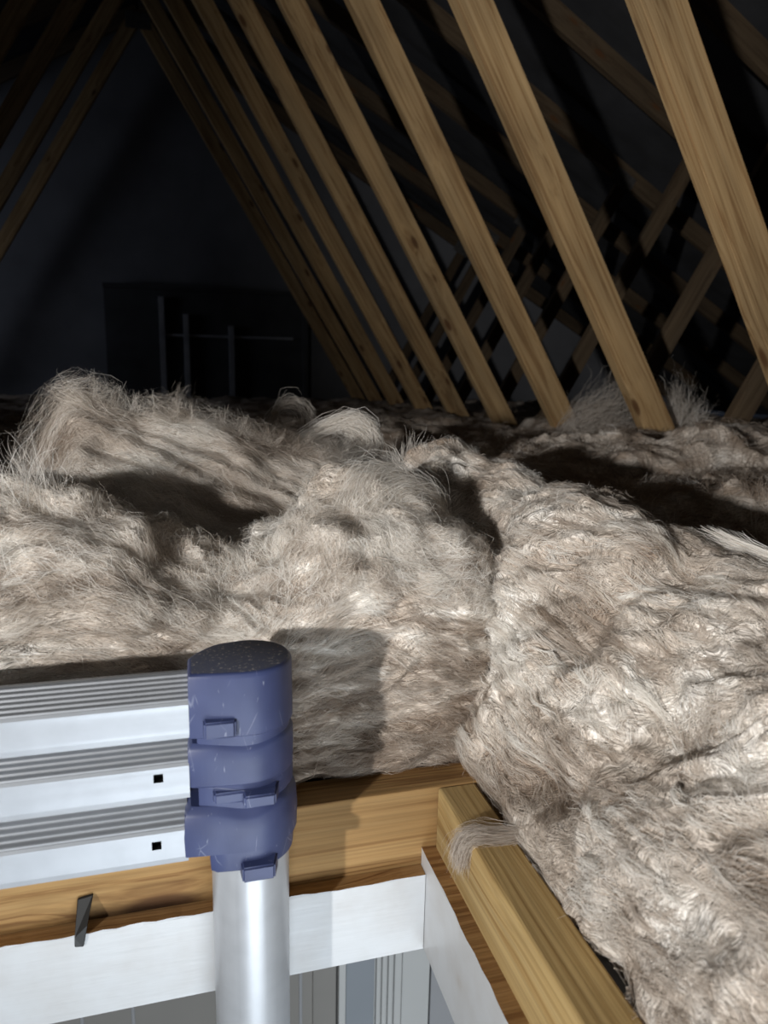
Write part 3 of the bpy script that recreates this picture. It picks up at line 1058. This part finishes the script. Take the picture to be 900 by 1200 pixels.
# ---------- right batt: slumped over the right trimmer
def right_batt():
    nu, nv = 640, 460
    u = np.linspace(0, 1, nu); v = np.linspace(0, 1, nv)
    Y0, Y1 = 0.0, 0.97
    y = Y0 + (Y1 - Y0) * u
    vt = [0, .04, .10, .22, .36, .50, .62, .78, .95, 1]
    A = np.array([(.262, -.02), (.2445, .002), (.2480, .030), (.275, .075), (.330, .130), (.410, .182), (.475, .200), (.60, .115), (.98, .10), (1.02, 0)])
    Bf = np.array([(.285, -.02), (.252, .003), (.2600, .045), (.275, .105), (.290, .160), (.318, .205), (.37, .240), (.46, .210), (.60, .125), (.97, 0)])
    pa = cr(vt, A, v); pb = cr(vt, Bf, v)
    wgt = sstep(y, 0.40, 0.62)[:, None, None]
    p = pa[None] * (1 - wgt) + pb[None] * wgt
    G = np.zeros((nu, nv, 3))
    G[..., 0] = p[..., 0]; G[..., 1] = y[:, None]; G[..., 2] = p[..., 1]
    # wool wraps over the trimmer junction
    wr = np.exp(-((y - 0.552) / 0.030) ** 2)[:, None] * np.exp(-((v - 0.10) / 0.07) ** 2)[None, :]
    G[..., 0] -= 0.018 * wr; G[..., 2] += 0.010 * wr
    G[..., 0] += 0.030 * np.exp(-((y - 0.625) / 0.025) ** 2)[:, None] * np.exp(-((v - 0.17) / 0.06) ** 2)[None, :]
    G[..., 0] -= 0.055 * sstep(y, 0.70, 0.86)[:, None]
    G[..., 2] += 0.020 * sstep(y, 0.70, 0.86)[:, None] * sstep(v, 0.2, 0.5)[None, :]
    e = np.sqrt(np.clip(1 - np.clip((u - 0.93) / 0.07, 0, 1) ** 2, 0, 1))[:, None]
    G[..., 2] = 0.05 + (G[..., 2] - 0.05) * (0.25 + 0.75 * e)
    n = normals(G)
    sg = 1.0 if n[nu // 2, nv // 2, 2] > 0 else -1.0
    n = n * sg
    P = G.copy()
    # folds run down and to the right
    a = P[..., 0] * 0.8 + P[..., 1] * 1.0 + P[..., 2] * 0.55
    b = P[..., 0] * 0.6 - P[..., 1] * 0.8 + P[..., 2] * 0.2
    wob = fbm(P * 6, 2)
    fold = 1 - np.abs(noise(np.stack([a * 15 + wob * 1.3, b * 5.0, P[..., 2] * 3], -1))) * 2
    fold2 = 1 - np.abs(noise(np.stack([a * 34 + wob * 3, b * 13, P[..., 2] * 8 + 7], -1))) * 2
    lump = fbm(P * 13 + 3, 4)
    pit = np.maximum(0, noise(P * np.array([14, 15, 15]) + 40) - 0.30)
    d = 0.0085 * fold * (1 - 0.6 * sstep(P[..., 1], 0.45, 0.7)) + 0.0045 * fold2 + 0.013 * lump - 0.055 * pit
    d = d * (0.35 + 0.65 * sstep(v, 0.04, 0.16)[None, :])
    G = G + n * d[..., None]
    # keep off the trimmer timber
    inside = (G[..., 1] < 0.60) & (G[..., 0] < 0.2445) & (G[..., 2] < 0.002)
    G[..., 0] = np.where(inside, 0.2445, G[..., 0])
    return G, sg


B = batt_thing('insulation_batt', 'large slumped mineral wool batt filling the right side beside the yellow pine joist')
G, sg = right_batt()
C = tint(G, None, (13, 13, 15), 3.0, 0.0)
grid_obj('wool_body', G, B, M['wool_slump'], C)
SIGN = sg
wv = lambda u, v: np.where(v < 0.72, 1.0, 0.25)
comb_fibres('loose_fibres', G, B, 3400, 14, lambda u, v: 2.5 + 0.8 * np.sin(u * 15), 0.90, 1.15, (0.012, 0.035), (0.10, 1.0), (0.03, 0.95),
            0.0020, (0.00018, 0.00042), 5, 1.8, 0.005, 0.15, (13, 13, 15), 0.10, wv)
# brighter woolly locks sitting proud here and there
comb_fibres('loose_fibres', G, B, 260, 45, lambda u, v: 2.2 + 0.0 * u, 0.90, 1.15, (0.015, 0.035), (0.12, 0.97), (0.06, 0.6),
            0.004, (0.00018, 0.00040), 6, 2.2, 0.003, 0.65, (13, 13, 15), 0.08)


# ---------- torn sheet swept up behind the left batt
def sheet():
    nu, nv = 260, 150
    u = np.linspace(0, 1, nu); v = np.linspace(0, 1, nv)
    x = -0.165 + 0.42 * u
    zt = cr([-0.165, -0.145, -0.125, -0.105, -0.05, 0.0, 0.06, 0.12, 0.18, 0.255], [0.235, 0.285, 0.322, 0.318, 0.300, 0.288, 0.272, 0.250, 0.232, 0.20], x)
    G = np.zeros((nu, nv, 3))
    G[..., 0] = x[:, None] + 0.03 * (1 - v[None, :]) * (1 - u[:, None])
    yy = 0.715 + 0.15 * v ** 0.8 + 0.02 * np.sin(v * 3)
    G[..., 1] = yy[None, :] + 0.02 * u[:, None]
    zb = 0.135
    G[..., 2] = zb + (zt[:, None] - zb) * np.sin(v * math.pi / 2)[None, :] ** 0.85
    n = normals(G); sg = 1.0 if n[nu // 2, nv // 2, 1] < 0 else -1.0
    n = n * sg
    P = G
    a = P[..., 0] * 0.45 + P[..., 2] * 1.0
    d = 0.010 * fbm(P * 16, 3) + 0.006 * (1 - 2 * np.abs(noise(np.stack([P[..., 0] * 7, a * 55, P[..., 1] * 9], -1))))
    G = G + n * d[..., None]
    return G, sg


B = batt_thing('insulation_sheet', 'torn sheet of wool swept up to a wispy point behind the left batt')
G, sg = sheet()
back = G.copy(); back[..., 1] += 0.018 + 0.02 * (1 - np.linspace(0, 1, G.shape[1]))[None, :]; back[..., 2] -= 0.004
full = np.concatenate([G, back[:, ::-1]], 1)
grid_obj('wool_body', full, B, M['wool_sheet'], tint(full, None, (7, 10, 24), 8.0, 0.05))
SIGN = sg
comb_fibres('loose_fibres', G, B, 1000, 22, lambda u, v: math.pi - 0.55 + 0.5 * (1 - u) - 0.35 * v, 0.42, 0.24, (0.03, 0.08), (0.0, 1.0), (0.05, 1.0),
            0.003, (0.00018, 0.0004), 6, 0.45, 0.006, 0.22, (7, 10, 24), 0.07)
comb_fibres('loose_fibres', G, B, 170, 26, lambda u, v: math.pi - 0.9 + 0.2 * u, 0.42, 0.24, (0.03, 0.07), (0.0, 0.95), (0.90, 1.0),
            0.010, (0.00015, 0.0003), 6, 1.2, 0.007, 0.3, (7, 10, 24), 0.5)


# ---------- batts farther back
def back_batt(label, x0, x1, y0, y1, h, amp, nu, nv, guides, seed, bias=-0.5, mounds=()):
    B = batt_thing('insulation_batt', label)
    u = np.linspace(0, 1, nu); v = np.linspace(0, 1, nv)
    U, V = np.meshgrid(u, v, indexing='ij')
    ex = np.clip(np.minimum(U, 1 - U) * 16, 0, 1); ey = np.clip(np.minimum(V, 1 - V) * 9, 0, 1)
    e = np.sqrt(np.clip(1 - (1 - ex) ** 2, 0, 1)) * np.sqrt(np.clip(1 - (1 - ey) ** 2, 0, 1))
    X = x0 + (x1 - x0) * U; Y = y0 + (y1 - y0) * V
    P = np.stack([X, Y, np.zeros_like(X) + seed], -1)
    Z = h * e + e * (amp * fbm(P * 4.2, 3) + amp * 0.45 * (1 - 2 * np.abs(noise(P * np.array([9, 14, 1])))) + 0.010 * fbm(P * 26, 2))
    for mx, my, mr, mh in mounds:
        Z = Z + mh * np.exp(-((X - mx) ** 2 + (Y - my) ** 2) / mr ** 2) * e
    Z = np.maximum(Z, 0.002)
    G = np.stack([X, Y, Z], -1)
    n = normals(G)
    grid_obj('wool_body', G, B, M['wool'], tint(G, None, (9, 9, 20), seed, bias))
    global SIGN
    SIGN = 1.0 if n[nu // 2, nv // 2, 2] > 0 else -1.0
    if guides:
        far = max(1.0, y0)
        comb_fibres('loose_fibres', G, B, guides, 12, lambda u, v: 0.4 + 1.2 * np.sin(u * 9 + seed), x1 - x0, y1 - y0, (0.03 * far, 0.08 * far), (0.03, 0.97), (0.03, 0.97),
                    0.008, (0.0006 * far, 0.0012 * far), 4, 1.6, 0.009, bias, (9, 9, 20), 0.15)
    return G


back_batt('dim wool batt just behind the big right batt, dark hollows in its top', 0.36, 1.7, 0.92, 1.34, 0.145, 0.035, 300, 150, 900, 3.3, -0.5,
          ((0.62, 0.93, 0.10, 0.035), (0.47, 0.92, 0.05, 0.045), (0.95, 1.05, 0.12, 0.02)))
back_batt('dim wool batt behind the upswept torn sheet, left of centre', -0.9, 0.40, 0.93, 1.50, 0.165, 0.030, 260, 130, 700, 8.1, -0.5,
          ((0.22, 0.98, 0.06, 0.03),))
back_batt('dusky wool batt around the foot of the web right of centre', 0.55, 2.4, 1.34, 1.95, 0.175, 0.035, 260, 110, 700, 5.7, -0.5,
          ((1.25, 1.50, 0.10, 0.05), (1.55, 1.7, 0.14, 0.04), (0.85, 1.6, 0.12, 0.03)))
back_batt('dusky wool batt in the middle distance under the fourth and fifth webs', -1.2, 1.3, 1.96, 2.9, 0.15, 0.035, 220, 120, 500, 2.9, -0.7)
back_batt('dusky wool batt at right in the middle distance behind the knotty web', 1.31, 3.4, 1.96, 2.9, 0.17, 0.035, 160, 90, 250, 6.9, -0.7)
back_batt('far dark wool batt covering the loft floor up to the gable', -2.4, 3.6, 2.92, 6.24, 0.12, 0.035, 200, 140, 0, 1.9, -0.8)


# ---------- single tufts and wisps
def tuft(name, label, paths, spread, n, width=(0.0002, 0.0005), bias=0.5, wander=0.004, k=10, group='loose wool tufts'):
    """strands following polylines given as lists of points"""
    o = thing(name, label, 'wool tuft', paths[0][0], group)
    base = np.array(paths[0][0])
    Ps, Cs = [], []
    for path in paths:
        pts = np.array(path, float)
        tt = np.linspace(0, 1, len(pts))
        s = np.linspace(0, 1, k)
        m = max(4, n // len(paths))
        line = cr(tt, pts, s) if len(pts) > 2 else pts[0] + (pts[1] - pts[0]) * s[:, None]
        off = RNG.normal(size=(m, 1, 3)) * spread
        ph = RNG.uniform(0, 50, (m, 1, 1))
        st = np.sort(RNG.uniform(-0.15, 0.35, m))
        lens = RNG.uniform(0.5, 1.0, m)
        sample = np.clip(st[:, None] + lens[:, None] * s[None, :], 0, 1)
        line = cr(tt, pts, sample.reshape(-1)).reshape(m, k, 3) if len(pts) > 2 else pts[0] + (pts[1] - pts[0]) * sample[..., None]
        P = line + off * (0.6 + 0.9 * s[None, :, None])
        w_ = np.stack([noise(P * 28 + ph), noise(P * 28 + ph + 31), noise(P * 28 + ph + 67)], -1)
        P = P + w_ * wander * (0.4 + s[None, :, None] * 1.6)
        Ps.append(P)
        a = np.clip(bias + RNG.normal(0, 0.3, m), -1, 1)[:, None]
        Cs.append(np.where(a > 0, TAN + (CREAM - TAN) * a, TAN + (BROWN - TAN) * (-a)))
    P = np.concatenate(Ps) - base; C = np.concatenate(Cs)
    ribbons('strands', P, RNG.uniform(*width, len(P)), C, o, None)
    return o


# wisps: coordinates measured in the loft (metres)
tuft('wool_tuft', 'pale curled tuft of wool rolled over, standing up left of centre behind the torn sheet',
     [[(0.17 - 0.062, 1.00, 0.205 + 0.024), (0.205 - 0.062, 1.00, 0.232 + 0.024), (0.245 - 0.062, 1.0, 0.255 + 0.024), (0.285 + d - 0.062, 1.0, 0.268 + d + 0.024), (0.315 + d - 0.062, 1.0, 0.252 + d + 0.024), (0.318 + d - 0.062, 1.0, 0.225 + 0.024), (0.295 - 0.062, 1.0, 0.212 - d + 0.024), (0.278 - 0.062, 1.0, 0.225 + 0.024), (0.288 - 0.062, 1.0, 0.240 + 0.024)] for d in (-0.008, 0.0, 0.006)]
     + [[(0.325 - 0.062, 1.01, 0.185 + 0.024), (0.330 - 0.062, 1.01, 0.215 + 0.024), (0.315 - 0.062, 1.01, 0.240 + 0.024)]], 0.0050, 1500, (0.0003, 0.0007), 0.65, 0.004)
tuft('wool_tuft', 'thin looped wisp of wool arching in front of the dark boarding',
     [[(0.13, 1.25, 0.17), (0.135, 1.25, 0.25), (0.16, 1.26, 0.300), (0.195, 1.26, 0.305), (0.21, 1.25, 0.27), (0.205, 1.25, 0.22)]] * 2, 0.006, 110, (0.0004, 0.0007), 0.1, 0.010)
tuft('wool_tuft', 'faint upright wisp of wool left of the looped one',
     [[(-0.02, 1.3, 0.16), (-0.03, 1.3, 0.24), (-0.015, 1.3, 0.30), (0.0, 1.3, 0.33)]] * 2, 0.005, 90, (0.0004, 0.0008), -0.1, 0.012)
tuft('wool_tuft', 'spiky tuft of fine upright fibres in the centre beside the curled tuft',
     [[(0.295, 0.93, 0.19), (0.293, 0.93, 0.24), (0.297, 0.93, 0.275)], [(0.285, 0.93, 0.19), (0.28, 0.93, 0.235), (0.275, 0.93, 0.262)], [(0.31, 0.93, 0.19), (0.315, 0.93, 0.23), (0.318, 0.93, 0.262)]], 0.006, 240, (0.0003, 0.0006), 0.4, 0.007)
tuft('wool_tuft', 'smoky tuft rising behind the foot of the web right of centre',
     [[(1.55, 2.03, 0.16), (1.555, 2.03, 0.26), (1.545, 2.03, 0.33)], [(1.58, 2.03, 0.16), (1.61, 2.03, 0.22), (1.63, 2.03, 0.26)]], 0.022, 500, (0.0006, 0.0012), 0.1, 0.016)
tuft('wool_tuft', 'grey wispy tuft clinging between the knotty web and the web right of it',
     [[(1.36, 2.35, 0.14), (1.42, 2.33, 0.24), (1.50, 2.3, 0.29), (1.53, 2.3, 0.38)], [(1.3, 2.3, 0.14), (1.38, 2.3, 0.22), (1.48, 2.3, 0.25)], [(1.45, 2.3, 0.14), (1.5, 2.3, 0.2), (1.6, 2.3, 0.2)]], 0.028, 700, (0.0006, 0.0013), 0.05, 0.02)
tuft('wool_tuft', 'bright ragged tuft standing at the far left end of the left batt',
     [[(-0.135 + 0.01 * i, 0.66, 0.19), (-0.140 + 0.012 * i, 0.66, 0.235), (-0.138 + 0.006 * i, 0.66, 0.270 + 0.003 * i), (-0.13, 0.665, 0.283)] for i in range(3)], 0.010, 260, (0.00015, 0.0004), 0.6, 0.013)
tuft('wool_tuft', 'flat silky pale lock on the crest of the left batt, at its centre',
     [[(0.225, 0.70, 0.225), (0.20, 0.69, 0.258), (0.165, 0.67, 0.262), (0.145, 0.65, 0.235)], [(0.26, 0.70, 0.20), (0.235, 0.68, 0.24), (0.195, 0.66, 0.248), (0.16, 0.64, 0.22)],
      [(0.24, 0.69, 0.19), (0.20, 0.66, 0.215), (0.17, 0.645, 0.21)]], 0.008, 1300, (0.0002, 0.0005), 0.7, 0.004)
tuft('wool_tuft', 'wispy point of fibres curling off the upper left tip of the torn sheet',
     [[(-0.05, 0.86, 0.275), (-0.085, 0.86, 0.300), (-0.115, 0.86, 0.325), (-0.125, 0.86, 0.335), (-0.105, 0.86, 0.342)]] * 2, 0.005, 260, (0.0002, 0.0005), 0.3, 0.006)
tuft('wool_wisp', 'thin brown wisp of wool draped across the top of the yellow pine joist',
     [[(0.262, 0.455, 0.012), (0.243, 0.458, 0.0055), (0.225, 0.462, 0.0035), (0.208, 0.466, 0.004), (0.2015, 0.468, -0.006), (0.200, 0.47, -0.022)]] * 3
     + [[(0.222, 0.465, 0.004), (0.205, 0.470, 0.003), (0.199, 0.472, -0.012), (0.201, 0.474, -0.026)]], 0.0026, 1700, (0.00015, 0.00035), -0.25, 0.0045)
tuft('wool_wisp', 'white streak of wool lying at the right edge on the crest of the slumped batt',
     [[(0.478, 0.462, 0.212), (0.470, 0.50, 0.216), (0.458, 0.535, 0.224)]] * 2, 0.0025, 260, (0.0004, 0.0008), 0.8, 0.003)
